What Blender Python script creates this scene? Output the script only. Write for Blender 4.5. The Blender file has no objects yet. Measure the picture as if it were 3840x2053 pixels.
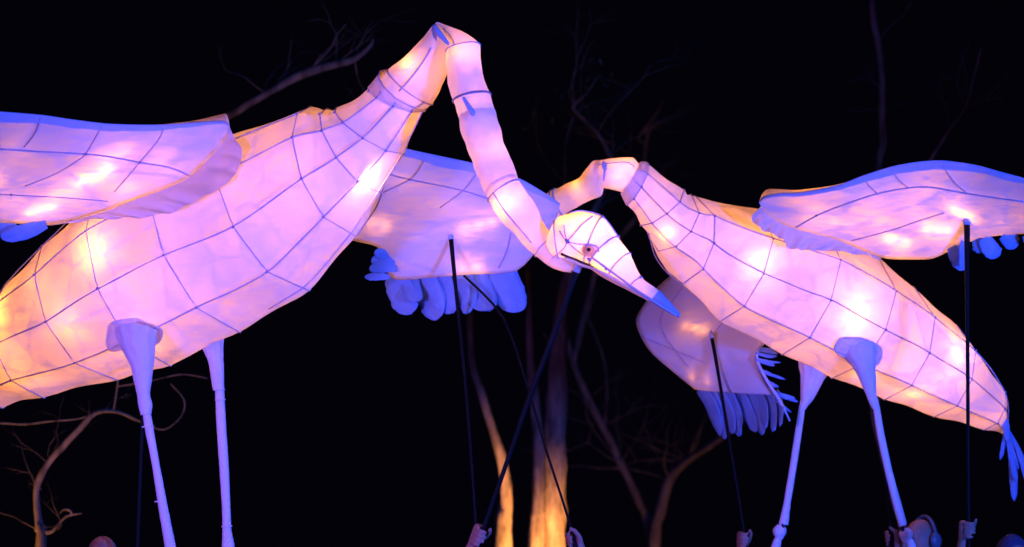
import bpy, bmesh, math, random
from mathutils import Vector, Matrix, noise

random.seed(11)
R = math.radians
scene = bpy.context.scene
COL = scene.collection

# ------------------------------------------------------------------ camera
CAM_H, PITCH, LENS = 1.60, R(6.1), 90.0
cam_data = bpy.data.cameras.new('camera')
cam = bpy.data.objects.new('camera', cam_data)
COL.objects.link(cam)
cam.location = (0, 0, CAM_H)
cam.rotation_euler = (R(90) + PITCH, 0, 0)
cam_data.sensor_width = 36.0
cam_data.lens = LENS
cam_data.clip_end = 400.0
cam_data.dof.use_dof = True
cam_data.dof.focus_distance = 11.9
cam_data.dof.aperture_fstop = 2.2
scene.camera = cam

# ------------------------------------------------------------------ night sky
world = bpy.data.worlds.new('World')
scene.world = world
world.use_nodes = True
bgn = world.node_tree.nodes['Background']
bgn.inputs['Color'].default_value = (0.28, 0.26, 1.0, 1)
bgn.inputs['Strength'].default_value = 0.0022

# ------------------------------------------------------------------ exposure / render
scene.view_settings.view_transform = 'Standard'
scene.view_settings.look = 'None'
scene.view_settings.gamma = 1.0
scene.view_settings.exposure = 0.0
scene.render.engine = 'CYCLES'
scene.cycles.use_denoising = True
scene.cycles.max_bounces = 8
scene.cycles.diffuse_bounces = 5
scene.cycles.transmission_bounces = 6
scene.cycles.sample_clamp_indirect = 4.0

# ------------------------------------------------------------------ stage lights (off to the sides of the audience)
def spot(name, loc, target, power, color, size, radius=0.12, blend=0.6):
    l = bpy.data.lights.new(name, 'SPOT')
    l.energy = power; l.color = color; l.spot_size = R(size); l.spot_blend = blend
    l.shadow_soft_size = radius
    o = bpy.data.objects.new(name, l); COL.objects.link(o)
    o.location = loc
    o.rotation_euler = (Vector(target) - Vector(loc)).to_track_quat('-Z', 'Y').to_euler()
    return o

spot('stage_light_violet', (-3.2, 6.0, 1.7), (-0.55, 12.0, 2.55), 2150, (0.25, 0.14, 1.0), 38, 0.35, 0.9)
spot('stage_light_blue', (4.3, 6.8, 2.0), (0.0, 12.4, 2.6), 3400, (0.03, 0.11, 1.0), 66, 0.35)
# garden uplights at the foot of the gum trees
spot('garden_uplight_trunk', (0.66, 17.45, 0.1), (0.24, 18.8, 1.35), 3600, (1.0, 0.41, 0.085), 38, 0.05, 1.0)
spot('garden_uplight_branch', (-3.55, 14.6, 0.15), (-2.85, 15.75, 2.0), 300, (1.0, 0.42, 0.12), 50, 0.05, 0.9)
spot('garden_uplight_back', (1.75, 22.8, 0.15), (1.45, 24.0, 2.2), 60, (1.0, 0.42, 0.18), 62, 0.05, 0.9)

# ------------------------------------------------------------------ helpers
def P(x, y, Y):
    """world point seen at photo position (x, y of 3840 x 2053) at distance Y"""
    k = 36.0 / LENS / 3840.0
    xs, ys = (x - 1920.0) * k, (1026.5 - y) * k
    c, s = math.cos(PITCH), math.sin(PITCH)
    d = Vector((xs, c - ys * s, s + ys * c))
    return Vector((0, 0, CAM_H)) + d * (Y / d.y)

def PXM(Y):            # metres covered by one photo pixel at distance Y
    return Y * 36.0 / LENS / 3840.0

def mesh_obj(name, verts, faces, mat, parent=None, smooth=True, kind=None):
    me = bpy.data.meshes.new(name)
    me.from_pydata([tuple(v) for v in verts], [], faces)
    me.update()
    if smooth:
        me.polygons.foreach_set('use_smooth', [True] * len(me.polygons))
    if mat: me.materials.append(mat)
    o = bpy.data.objects.new(name, me); COL.objects.link(o)
    set_parent(o, parent)
    if kind: o['kind'] = kind
    return o

def set_parent(o, parent):
    if parent is not None:
        o.parent = parent
        if parent.type == 'EMPTY':
            o.matrix_parent_inverse = Matrix.Translation(-parent.location)

def empty(name, loc, label, cat, group=None):
    o = bpy.data.objects.new(name, None); COL.objects.link(o)
    o.location = loc; o.empty_display_size = 0.2
    o['label'] = label; o['category'] = cat
    if group: o['group'] = group
    return o

def crom(pts, t, lin=0.0):
    """Catmull-Rom through pts (sequences of floats) mixed with straight interpolation"""
    n = len(pts)
    t = max(0.0, min(n - 1.0, t))
    i = min(int(t), n - 2); f = t - i
    p0, p1, p2, p3 = pts[max(i - 1, 0)], pts[i], pts[i + 1], pts[min(i + 2, n - 1)]
    out = []
    for a, b, c, d in zip(p0, p1, p2, p3):
        cr = 0.5 * (2 * b + (c - a) * f + (2 * a - 5 * b + 4 * c - d) * f * f + (3 * b - a - 3 * c + d) * f ** 3)
        out.append(cr * (1 - lin) + (b + (c - b) * f) * lin)
    return out

def sweep(points, radii, sides=8, closed=False, wob=0.0):
    """tube along points; returns verts, faces"""
    pts = [Vector(p) for p in points]
    n = len(pts)
    if not hasattr(radii, '__len__'): radii = [radii] * n
    vs, fs = [], []
    up = Vector((0.13, 0.31, 0.94))
    prev = None
    for i, p in enumerate(pts):
        a = pts[(i - 1) % n] if closed else pts[max(i - 1, 0)]
        b = pts[(i + 1) % n] if closed else pts[min(i + 1, n - 1)]
        tg = (b - a)
        tg = tg.normalized() if tg.length > 1e-9 else Vector((0, 0, 1))
        if prev is None:
            x = tg.cross(up)
            if x.length < 1e-3: x = tg.cross(Vector((1, 0, 0)))
        else:
            x = prev - tg * prev.dot(tg)
        x.normalize(); prev = x
        z = tg.cross(x)
        for k in range(sides):
            th = 2 * math.pi * k / sides
            r = radii[i]
            if wob: r *= 1 + wob * (noise.noise(p * 3.1 + Vector((math.cos(th), math.sin(th), 0)) * 1.3) + 0.6 * noise.noise(p * 9.0 + Vector((math.cos(th), math.sin(th), 0)) * 2.6))
            vs.append(p + x * (math.cos(th) * r) + z * (math.sin(th) * r))
    rings = n if closed else n - 1
    for i in range(rings):
        for k in range(sides):
            a, b = i * sides + k, i * sides + (k + 1) % sides
            c, d = ((i + 1) % n) * sides + (k + 1) % sides, ((i + 1) % n) * sides + k
            fs.append((a, b, c, d))
    if not closed:
        fs.append(tuple(range(sides - 1, -1, -1)))
        fs.append(tuple((n - 1) * sides + k for k in range(sides)))
    return vs, fs

def smooth_path(pts, per=6):
    pts = [tuple(p) for p in pts]
    out = []
    for i in range((len(pts) - 1) * per + 1):
        out.append(Vector(crom(pts, i / per)))
    return out

def tube(name, pts, radii, mat, parent, sides=8, per=6, wob=0.0, closed=False):
    sp = smooth_path(pts, per) if per > 1 else [Vector(p) for p in pts]
    if hasattr(radii, '__len__'):
        rr = [crom([(r,) for r in radii], i / per)[0] for i in range(len(sp))]
    else:
        rr = radii
    v, f = sweep(sp, rr, sides, closed, wob)
    return mesh_obj(name, v, f, mat, parent)

# ------------------------------------------------------------------ materials
def new_mat(name):
    m = bpy.data.materials.new(name); m.use_nodes = True
    nt = m.node_tree; nt.nodes.clear()
    out = nt.nodes.new('ShaderNodeOutputMaterial')
    return m, nt, out

def N(nt, t, **kw):
    n = nt.nodes.new(t)
    for k, v in kw.items():
        if k in n.inputs: n.inputs[k].default_value = v
        else: setattr(n, k, v)
    return n

def ramp(nt, fac, stops):
    r = nt.nodes.new('ShaderNodeValToRGB')
    el = r.color_ramp.elements
    while len(el) > 1: el.remove(el[-1])
    el[0].position = stops[0][0]; el[0].color = (*stops[0][1], 1)
    for p, c in stops[1:]:
        e = el.new(p); e.color = (*c, 1)
    nt.links.new(fac, r.inputs['Fac'])
    return r

def cloth_mat(name, col, trans_lo, trans_hi, scale=5.0, bump=0.25, stretch=(1, 1, 1), tint=(0.92, 0.77, 0.55), layers=True, fibre=0.0):
    """thin translucent cloth or tissue: reflects and lets light through, uneven thickness, small wrinkles"""
    m, nt, out = new_mat(name); L = nt.links.new
    tc = N(nt, 'ShaderNodeTexCoord')
    mp = N(nt, 'ShaderNodeMapping'); mp.inputs['Scale'].default_value = stretch
    L(tc.outputs['Object'], mp.inputs['Vector'])
    n1 = N(nt, 'ShaderNodeTexNoise', Scale=scale, Detail=5.0, Roughness=0.62, Distortion=0.8)
    L(mp.outputs['Vector'], n1.inputs['Vector'])
    n2 = N(nt, 'ShaderNodeTexNoise', Scale=scale * 9, Detail=4.0, Roughness=0.7)
    L(mp.outputs['Vector'], n2.inputs['Vector'])
    mx = N(nt, 'ShaderNodeMath', operation='MULTIPLY_ADD'); mx.inputs[1].default_value = 0.25
    h1 = N(nt, 'ShaderNodeMath', operation='MULTIPLY_ADD'); h1.inputs[1].default_value = 0.6; h1.inputs[2].default_value = 0.2
    L(n1.outputs['Fac'], h1.inputs[0])
    L(n2.outputs['Fac'], mx.inputs[0]); L(h1.outputs[0], mx.inputs[2])
    last = mx.outputs[0]
    if layers:     # overlapping sheets of tissue
        vo = N(nt, 'ShaderNodeTexVoronoi', Scale=scale * 0.9); L(mp.outputs['Vector'], vo.inputs['Vector'])
        sp = N(nt, 'ShaderNodeSeparateColor'); L(vo.outputs['Color'], sp.inputs['Color'])
        ma = N(nt, 'ShaderNodeMath', operation='MULTIPLY_ADD'); ma.inputs[1].default_value = 0.16
        L(sp.outputs['Red'], ma.inputs[0]); L(last, ma.inputs[2]); last = ma.outputs[0]
        ve = N(nt, 'ShaderNodeTexVoronoi', Scale=scale * 0.9, feature='DISTANCE_TO_EDGE'); L(mp.outputs['Vector'], ve.inputs['Vector'])
        me_ = N(nt, 'ShaderNodeMapRange'); me_.inputs['From Max'].default_value = 0.07; me_.inputs['To Min'].default_value = 0.13; me_.inputs['To Max'].default_value = 0.0
        L(ve.outputs['Distance'], me_.inputs['Value'])
        m2 = N(nt, 'ShaderNodeMath', operation='ADD'); L(last, m2.inputs[0]); L(me_.outputs['Result'], m2.inputs[1]); last = m2.outputs[0]
    if fibre:      # long paper fibres and creases catching the light
        mf = N(nt, 'ShaderNodeMapping'); mf.inputs['Scale'].default_value = (2.2, 6.0, 16.0); mf.inputs['Rotation'].default_value = (0.1, 0.45, 0.2)
        L(tc.outputs['Object'], mf.inputs['Vector'])
        n3 = N(nt, 'ShaderNodeTexNoise', Scale=2.6, Detail=7.0, Roughness=0.72, Distortion=1.4); L(mf.outputs['Vector'], n3.inputs['Vector'])
        mm = N(nt, 'ShaderNodeMath', operation='MULTIPLY_ADD'); mm.inputs[1].default_value = fibre
        sb = N(nt, 'ShaderNodeMath', operation='SUBTRACT'); sb.inputs[1].default_value = 0.5
        L(n3.outputs['Fac'], sb.inputs[0]); L(sb.outputs[0], mm.inputs[0]); L(last, mm.inputs[2]); last = mm.outputs[0]
    mr = N(nt, 'ShaderNodeMapRange'); mr.inputs['From Min'].default_value = 0.45; mr.inputs['From Max'].default_value = 0.85
    mr.inputs['To Min'].default_value = trans_hi; mr.inputs['To Max'].default_value = trans_lo
    L(last, mr.inputs['Value'])
    bm = N(nt, 'ShaderNodeBump', Strength=bump, Distance=0.012); 
    ba = N(nt, 'ShaderNodeMath', operation='MULTIPLY_ADD'); ba.inputs[1].default_value = 0.3
    L(n2.outputs['Fac'], ba.inputs[0]); L(n1.outputs['Fac'], ba.inputs[2])
    L(ba.outputs[0], bm.inputs['Height'])
    df = N(nt, 'ShaderNodeBsdfDiffuse'); df.inputs['Color'].default_value = (*col, 1)
    tr = N(nt, 'ShaderNodeBsdfTranslucent'); tr.inputs['Color'].default_value = (*tint, 1)
    L(bm.outputs['Normal'], df.inputs['Normal'])
    ms = N(nt, 'ShaderNodeMixShader')
    L(mr.outputs['Result'], ms.inputs['Fac']); L(df.outputs[0], ms.inputs[1]); L(tr.outputs[0], ms.inputs[2])
    L(ms.outputs[0], out.inputs['Surface'])
    return m

def solid_mat(name, col, col2=None, rough=0.6, scale=20.0, bump=0.0, metal=0.0, stretch=(1, 1, 1), spec=0.3):
    m, nt, out = new_mat(name); L = nt.links.new
    tc = N(nt, 'ShaderNodeTexCoord')
    mp = N(nt, 'ShaderNodeMapping'); mp.inputs['Scale'].default_value = stretch
    L(tc.outputs['Object'], mp.inputs['Vector'])
    n1 = N(nt, 'ShaderNodeTexNoise', Scale=scale, Detail=6.0, Roughness=0.65)
    L(mp.outputs['Vector'], n1.inputs['Vector'])
    r = ramp(nt, n1.outputs['Fac'], [(0.32, col), (0.68, col2 or tuple(c * 0.8 for c in col))])
    b = N(nt, 'ShaderNodeBsdfPrincipled'); b.inputs['Roughness'].default_value = rough
    b.inputs['Metallic'].default_value = metal; b.inputs['Specular IOR Level'].default_value = spec
    L(r.outputs['Color'], b.inputs['Base Color'])
    if bump:
        bm = N(nt, 'ShaderNodeBump', Strength=bump, Distance=0.02); L(n1.outputs['Fac'], bm.inputs['Height'])
        L(bm.outputs['Normal'], b.inputs['Normal'])
    L(b.outputs[0], out.inputs['Surface'])
    return m

M = {}
M['paper'] = cloth_mat('tissue_paper', (0.82, 0.80, 0.82), 0.28, 0.64, 5.0, 0.55, fibre=0.55)
M['wing_paper'] = cloth_mat('wing_tissue', (0.70, 0.68, 0.74), 0.18, 0.56, 4.0, 0.6, stretch=(0.45, 1.0, 1.9), fibre=0.95)
M['hem'] = cloth_mat('hem_cloth', (0.50, 0.54, 0.74), 0.04, 0.12, 8.0, 0.4, layers=False)
M['ruffle'] = cloth_mat('ruffle_cloth', (0.80, 0.79, 0.81), 0.28, 0.56, 7.0, 0.6, layers=False)
M['feather'] = cloth_mat('feather_cloth', (0.25, 0.42, 0.76), 0.06, 0.36, 12.0, 0.6, layers=False, tint=(0.6, 0.62, 0.7))
M['leg'] = cloth_mat('leg_cloth', (0.88, 0.76, 0.82), 0.14, 0.26, 10.0, 0.35, layers=False)
M['cuff'] = cloth_mat('cuff_cloth', (0.80, 0.76, 0.80), 0.15, 0.30, 10.0, 0.35, layers=False)
M['wire'] = solid_mat('taped_wire', (0.60, 0.52, 0.66), (0.44, 0.38, 0.50), 0.8)
M['tie'] = solid_mat('tape_tie', (0.34, 0.28, 0.40), (0.24, 0.19, 0.28), 0.7)
M['rod'] = solid_mat('black_rod', (0.007, 0.006, 0.008), (0.004, 0.004, 0.005), 0.6, spec=0.1)
M['band'] = solid_mat('black_band', (0.012, 0.012, 0.014), None, 0.6)
M['iris'] = cloth_mat('iris_paint', (0.92, 0.62, 0.34), 0.55, 0.7, 40.0, 0.1, layers=False, tint=(1.0, 0.85, 0.6))
M['pupil'] = solid_mat('pupil_paint', (0.05, 0.02, 0.012), None, 0.3)
M['eye_patch'] = cloth_mat('eye_patch_paper', (0.85, 0.66, 0.60), 0.60, 0.75, 20.0, 0.2, layers=False, tint=(0.9, 0.62, 0.5))
M['bark'] = solid_mat('gum_bark', (0.25, 0.18, 0.125), (0.035, 0.024, 0.017), 0.9, 4.0, 1.0, stretch=(3.2, 3.2, 0.8))
M['leaf'] = solid_mat('gum_leaf', (0.055, 0.075, 0.035), (0.035, 0.05, 0.025), 0.55, 4.0)
M['grass'] = solid_mat('dark_lawn', (0.045, 0.06, 0.025), (0.03, 0.035, 0.018), 0.95, 1.5, 0.4)
M['skin'] = solid_mat('person_skin', (0.36, 0.17, 0.13), (0.30, 0.14, 0.10), 0.55, 30.0)
M['black_cloth'] = solid_mat('black_cloth', (0.012, 0.012, 0.014), (0.02, 0.02, 0.022), 0.9, 14.0, 0.3)
M['hair'] = solid_mat('dark_hair', (0.02, 0.014, 0.010), (0.035, 0.022, 0.015), 0.5, 60.0, 0.4)
M['plastic'] = solid_mat('grey_plastic', (0.10, 0.12, 0.16), (0.08, 0.09, 0.12), 0.3)
M['lens'] = solid_mat('spectacle_lens', (0.35, 0.5, 0.6), None, 0.08, spec=0.8)
M['cap'] = solid_mat('blue_cap_cloth', (0.04, 0.05, 0.12), (0.03, 0.035, 0.09), 0.85, 30.0, 0.3)

# ------------------------------------------------------------------ ground
gm_v, gm_f = [], []
GN = 48
for j in range(GN + 1):
    for i in range(GN + 1):
        x = (i / GN - 0.5) * 240; y = (j / GN - 0.5) * 240 + 60
        gm_v.append((x, y, 0.05 * noise.noise(Vector((x * 0.2, y * 0.2, 0)))))
for j in range(GN):
    for i in range(GN):
        a = j * (GN + 1) + i
        gm_f.append((a, a + 1, a + GN + 2, a + GN + 1))
g = mesh_obj('ground', gm_v, gm_f, M['grass']); g['kind'] = 'structure'

# ------------------------------------------------------------------ lantern building blocks
class Loft:
    """skin stretched over hoops; each station: top px, bottom px, distance Y, half width (m)"""
    def __init__(self, st, angles=None, lin=0.45, flat=0.5):
        self.st = st; self.lin = lin; self.flat = flat
        self.n = len(st)
        self.ang = angles
        self.ctr = [((s[0] + s[2]) / 2, (s[1] + s[3]) / 2, s[4]) for s in st]
    def base(self, t):
        x1, y1, x2, y2, Y, w = crom(self.st, t, self.lin)
        return P(x1, y1, Y), P(x2, y2, Y), max(w, 0.004)
    def ell(self, t, th, off):
        a, b, w = self.base(t)
        c = (a + b) / 2; T = (a - b) / 2
        e = 0.35
        a0, b0, _ = self.base(t - e); a1, b1, _ = self.base(t + e)
        ax = (a1 + b1) - (a0 + b0)
        Nn = ax.cross(T)
        if Nn.y > 0: Nn = -Nn
        Nn = Nn.normalized() if Nn.length > 1e-9 else Vector((0, -1, 0))
        Tl = T.length
        k = 1 + off / max(Tl, 0.01)
        return c + T * (math.cos(th) * k) + Nn * (math.sin(th) * (w + off))
    def S(self, t, th, off=0.0):
        p = self.ell(t, th, off)
        if self.ang and self.flat:
            A = self.ang; d = math.degrees(th) % 360
            for a, b in zip(A, A[1:] + [A[0] + 360]):
                if a <= d <= b or a <= d + 360 <= b:
                    dd = d if a <= d <= b else d + 360
                    f = (dd - a) / (b - a)
                    q = self.ell(t, R(a), off).lerp(self.ell(t, R(b), off), f)
                    return p.lerp(q, self.flat)
        return p
    def skin(self, name, mat, parent, per=8, ring=64, wrinkle=0.004, t0=0.0, t1=None, off=0.0, caps=True, fscale=3.0, pin=0.0, pleat=0.0):
        t1 = self.n - 1 if t1 is None else t1
        rows = max(2, int(round((t1 - t0) * per)))
        vs, fs = [], []
        for i in range(rows + 1):
            t = t0 + (t1 - t0) * i / rows
            pinch = pin * math.sin(math.pi * (t % 1.0)) ** 2
            for k in range(ring):
                th = 2 * math.pi * k / ring
                p = self.S(t, th, off - (pinch if off == 0 else 0))
                if pleat:
                    c = (self.S(t, 0.0) + self.S(t, math.pi)) / 2
                    p = c + (p - c) * (1 + pleat * math.sin(9 * th + 2.5 * noise.noise(Vector((t * 0.9, th, 0.5)))) * max(0.15, 1 - t / 5.0))
                if wrinkle:
                    q = p * fscale
                    d = noise.noise(Vector((q.x * 1.0, q.y * 2.0, q.z * 3.0))) + 0.5 * noise.noise(q * 3.3)
                    c = sum((Vector(self.S(t, R(a), 0)) for a in (0, 180)), Vector()) / 2
                    p = p + (p - c).normalized() * d * wrinkle
                vs.append(p)
        for i in range(rows):
            for k in range(ring):
                a, b = i * ring + k, i * ring + (k + 1) % ring
                fs.append((a, b, b + ring, a + ring))
        if caps:
            fs.append(tuple(range(ring)))
        return mesh_obj(name, vs, fs, mat, parent)
    def hoop(self, t, mat, parent, r=0.0027, ties=(), off=0.003, name='hoop', ring=40):
        pts = [self.S(t, 2 * math.pi * k / ring, off) for k in range(ring)]
        v, f = sweep(pts, [r * (1.15 + 0.45 * noise.noise(p * 9)) for p in pts], 6, True)
        h = mesh_obj(name, v, f, mat, parent)
        for a in ties:
            tie(self.S(t, R(a), off + 0.002), h)
        return h
    def stringer(self, deg, mat, parent, t0, t1, r=0.0030, off=0.004, per=6, name='stringer'):
        n = max(2, int((t1 - t0) * per))
        pts = [self.S(t0 + (t1 - t0) * i / n, R(deg), off) for i in range(n + 1)]
        pts = [p + Vector((0.25, 0.1, 0.9)) * (0.008 * noise.noise(p * 4.5 + Vector((deg, 0, 0)))) if 0 < i < n and r > 0.0027 else p for i, p in enumerate(pts)]
        v, f = sweep(pts, [r * (1.15 + 0.5 * noise.noise(p * 8)) for p in pts], 6)
        return mesh_obj(name, v, f, mat, parent)

_tie_me = None
def tie(p, parent, s=1.0):
    global _tie_me
    if _tie_me is None:
        bm = bmesh.new()
        bmesh.ops.create_icosphere(bm, subdivisions=1, radius=0.0085)
        for v in bm.verts: v.co *= 1 + 0.25 * noise.noise(v.co * 300)
        _tie_me = bpy.data.meshes.new('tie'); bm.to_mesh(_tie_me); bm.free()
        _tie_me.materials.append(M['tie'])
    o = bpy.data.objects.new('tie', _tie_me); COL.objects.link(o)
    s *= 0.8; o.location = p; o.scale = (s, s * 0.8, s * 1.2); o.rotation_euler = (random.random() * 3, random.random() * 3, 0)
    o.parent = parent
    return o

WARM = (1.0, 0.385, 0.07)
def bulb(p, power, parent, radius=0.03, col=WARM):
    l = bpy.data.lights.new('bulb', 'POINT')
    l.energy = power; l.color = col; l.shadow_soft_size = radius
    o = bpy.data.objects.new('bulb', l); COL.objects.link(o)
    o.location = p
    if parent:
        o.parent = parent; o.matrix_parent_inverse = Matrix.Translation(-parent.location)
    return o

def bulb_string(wing, x0, y0, x1, y1, n, power, d, parent):
    for k in range(n):
        f = k / max(1, n - 1)
        bulb(wing.on(x0 + (x1 - x0) * f, y0 + (y1 - y0) * f, d), power * (1.25 if n > 1 and d < 0.07 else 1.15) / n, parent, 0.014)

class Wing:
    """two skins on a light frame, front skin through two traced edges, back skin bulging behind it"""
    def __init__(self, top, bot, th, nu=44, nv=22, back=(0, 0.75, 0.66), wr=0.006, seed=0.0):
        self.nu, self.nv = nu, nv
        self.front, self.back = [], []
        bd = Vector(back).normalized()
        n = len(top)
        for i in range(nu + 1):
            t = (n - 1) * i / nu
            a = Vector(P(*crom(top, t, 0.3))); b = Vector(P(*crom(bot, t, 0.3)))
            rf, rb = [], []
            for j in range(nv + 1):
                v = j / nv
                p = a.lerp(b, v)
                env = math.sin(math.pi * v) ** 0.75
                q = p + Vector((seed, seed, 0))
                d = noise.noise(Vector((q.x * 2.2, q.y * 2, q.z * 7.5))) + 0.45 * noise.noise(Vector((q.x * 6, q.y * 5, q.z * 16)))
                pf = p + Vector((0, -1, -0.25)) * (wr * d * min(1, 4 * v, 4 * (1 - v)) * 1.6 + 0.02 * env)
                u = i / nu
                endtap = min(1.0, u / 0.12 + 0.15, (1 - u) / 0.12 + 0.15)
                pb = p + bd * (th * env * endtap)
                rf.append(pf); rb.append(pb)
            self.front.append(rf); self.back.append(rb)
        self.px = []
        for i in range(0, nu + 1):
            for j in range(0, nv + 1):
                p = self.front[i][j]; self.px.append((*unproject(p), p.y))
    def mesh(self, name, mat, parent):
        nu, nv = self.nu, self.nv
        vs = [p for r in self.front for p in r] + [p for r in self.back for p in r]
        o = (nu + 1) * (nv + 1)
        fs = []
        for i in range(nu):
            for j in range(nv):
                a = i * (nv + 1) + j
                fs.append((a, a + 1, a + nv + 2, a + nv + 1))
                fs.append((o + a, o + a + nv + 1, o + a + nv + 2, o + a + 1))
        for i in (0, nu):
            for j in range(nv):
                a = i * (nv + 1) + j
                fs.append((a, a + 1, o + a + 1, o + a))
        self.obj = mesh_obj(name, vs, fs, mat, parent)
        bm = bmesh.new(); bm.from_mesh(self.obj.data)
        bmesh.ops.remove_doubles(bm, verts=bm.verts, dist=0.0005)
        bm.to_mesh(self.obj.data); bm.free()
        return self.obj
    def Y(self, x, y):
        best = sorted(((px - x) ** 2 + (py - y) ** 2 + 1.0, yy) for px, py, yy in self.px)[:4]
        w = sum(1 / b[0] for b in best)
        return sum(b[1] / b[0] for b in best) / w
    def on(self, x, y, d=0.0):
        return P(x, y, self.Y(x, y) + d)
    def rib(self, pts, r=0.004, ties=()):
        sp = smooth_path([(p[0], p[1], 0) for p in pts], 5)
        w = [self.on(p.x, p.y, -0.008) for p in sp]
        for _ in range(2):
            w = [w[0]] + [(w[i - 1] + w[i] * 2 + w[i + 1]) / 4 for i in range(1, len(w) - 1)] + [w[-1]]
        v, f = sweep(w, r, 6)
        o = mesh_obj('rib', v, f, M['wire'], self.obj)
        for k in ties: tie(self.on(pts[k][0], pts[k][1], -0.012), o, 0.9)
        return o
    def hem(self, row0, row1, v0, v1, name='leading_edge_hem', lift=0.006, wrap=0.0):
        """double cloth band along the top edge"""
        vs, fs = [], []
        cols = 5
        rows = range(row0, row1 + 1)
        for i in rows:
            for k in range(cols):
                v = v0 + (v1 - v0) * k / (cols - 1) * (1 + 0.25 * noise.noise(Vector((i * 0.35, 0, 3.3))))
                j = v * self.nv; j0 = min(int(j), self.nv - 1); f = j - j0
                p = self.front[i][j0].lerp(self.front[i][j0 + 1], f)
                vs.append(p + Vector((0, -lift - 0.002 * k % 2, 0.001 * (cols - k))))
            # roll over the edge to the back
            vs.append(self.front[i][0].lerp(self.back[i][1], 0.25) + Vector((0, 0.0, 0.006)))
        c = cols + 1
        for i in range(len(rows) - 1):
            for k in range(cols - 1):
                a = i * c + k; fs.append((a, a + 1, a + c + 1, a + c))
            fs.append((i * c, i * c + c, i * c + c + cols, i * c + cols))
        return mesh_obj(name, vs, fs, M['hem'], self.obj)

def unproject(p):
    d = Vector(p) - Vector((0, 0, CAM_H))
    c, s = math.cos(PITCH), math.sin(PITCH)
    f = d.y * c + d.z * s; u = -d.y * s + d.z * c
    k = 36.0 / LENS / 3840.0
    return 1920 + d.x / f / k, 1026.5 - u / f / k

def feather(root, tip, w_px, parent, mat=None, cup=0.25, blunt=0.5, twist=0.0, name='feather', nl=18, nw=6, root_w=0.55, th=0.003, yaw=0.0):
    """one cloth feather, cupped and a few millimetres thick"""
    a, b = P(*root), P(*tip)
    L = b - a
    view = Vector((0, -1, -0.1)) + Vector((twist + random.uniform(-.25, .25), 0, random.uniform(-.1, .1)))
    side = L.cross(view).normalized(); nrm = side.cross(L).normalized()
    W = w_px * PXM(root[2]) / 2
    vs, fs = [], []
    bend = (random.random() - 0.5) * 0.12 * L.length; cup = cup * 0.25; sd = random.random() * 50; curl = random.uniform(-.10, .16)
    for i in range(nl + 1):
        s = math.sin(i / nl * math.pi / 2)
        if s < 0.6:
            ww = root_w + (1 - root_w) * math.sin(s / 0.6 * math.pi / 2)
        else:
            ww = max(0.0, 1 - ((s - 0.6) / 0.4) ** (1.7 + blunt * 0.9)) ** 0.5
        ww = max(ww, 0.03)
        c = a + L * s + side * (bend * math.sin(math.pi * s)) + nrm * (curl * L.length * s * s)
        for k in range(nw + 1):
            q = (k / nw) * 2 - 1
            rag = 1 + (0.13 * noise.noise(Vector((s * 7, sd, q * 2))) + 0.10 * noise.noise(Vector((s * 19, sd, q * 3)))) * abs(q)
            p = c + side * (W * ww * q * rag) + nrm * (-cup * W * ww * abs(q) * 1.6) + L * (0.05 * (1 - abs(q)) * s * noise.noise(Vector((q * 4, sd, 2))))
            p += nrm * (0.010 * noise.noise(Vector((q * 2.2 + sd, s * 5, 1.7))) * s)
            vs.append(p)
    o = len(vs)
    vs += [v - nrm * th for v in vs]
    m = nw + 1
    for i in range(nl):
        for k in range(nw):
            x = i * m + k
            fs.append((x, x + 1, x + m + 1, x + m)); fs.append((o + x, o + x + m, o + x + m + 1, o + x + 1))
    edge = [k for k in range(m)] + [i * m + nw for i in range(1, nl + 1)] + [nl * m + k for k in range(nw - 1, -1, -1)] + [i * m for i in range(nl - 1, 0, -1)]
    for x, y in zip(edge, edge[1:] + edge[:1]): fs.append((x, o + x, o + y, y))
    return mesh_obj(name, vs, fs, mat or M['feather'], parent)

def ruffle(inner, outer, parent, folds=14, amp=0.018, mat=None, name='ruffle', nu=90, nv=8):
    """gathered loose cloth between two traced curves"""
    vs, fs = [], []
    for i in range(nu + 1):
        t = i / nu
        a = P(*crom(inner, t * (len(inner) - 1))); b = P(*crom(outer, t * (len(outer) - 1)))
        for j in range(nv + 1):
            v = j / nv
            p = a.lerp(b, v)
            ph = folds * 2 * math.pi * t + 2.2 * noise.noise(Vector((t * 6, v * 1.5, 0.3)))
            p += Vector((0.15, -1, 0.1)) * (amp * (0.25 + v) * math.sin(ph) * min(1, 3 * v + 0.1))
            p += Vector((0, 0, 1)) * (0.010 * v * noise.noise(Vector((t * 17, 5.5, 0))))
            vs.append(p)
    for i in range(nu):
        for j in range(nv):
            a = i * (nv + 1) + j; fs.append((a, a + 1, a + nv + 2, a + nv + 1))
    return mesh_obj(name, vs, fs, mat or M['ruffle'], parent)

def leg_loft(name, st, parent, mat=None, wr=0.0012, ratio=0.9, per=6, ring=54, caps=True, pleat=0.0):
    """st: left px, right px, Y  -> roundish sleeve"""
    s6 = [(x1, y1, x2, y2, Y, PXM(Y) * math.hypot(x2 - x1, y2 - y1) / 2 * ratio) for x1, y1, x2, y2, Y in st]
    lf = Loft(s6, None, lin=0.35, flat=0)
    o = lf.skin(name, mat or M['leg'], parent, per=per, ring=ring, wrinkle=wr, fscale=9.0, pleat=pleat)
    n = len(o.data.vertices)
    return o, lf

def ring_tube(name, p, axis, r_major, r_minor, mat, parent):
    axis = Vector(axis).normalized()
    x = axis.cross(Vector((0.3, 1, 0.1))).normalized(); y = axis.cross(x)
    pts = [p + x * (math.cos(2 * math.pi * k / 20) * r_major) + y * (math.sin(2 * math.pi * k / 20) * r_major) for k in range(20)]
    v, f = sweep(pts, r_minor, 8, True)
    return mesh_obj(name, v, f, mat, parent)

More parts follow.
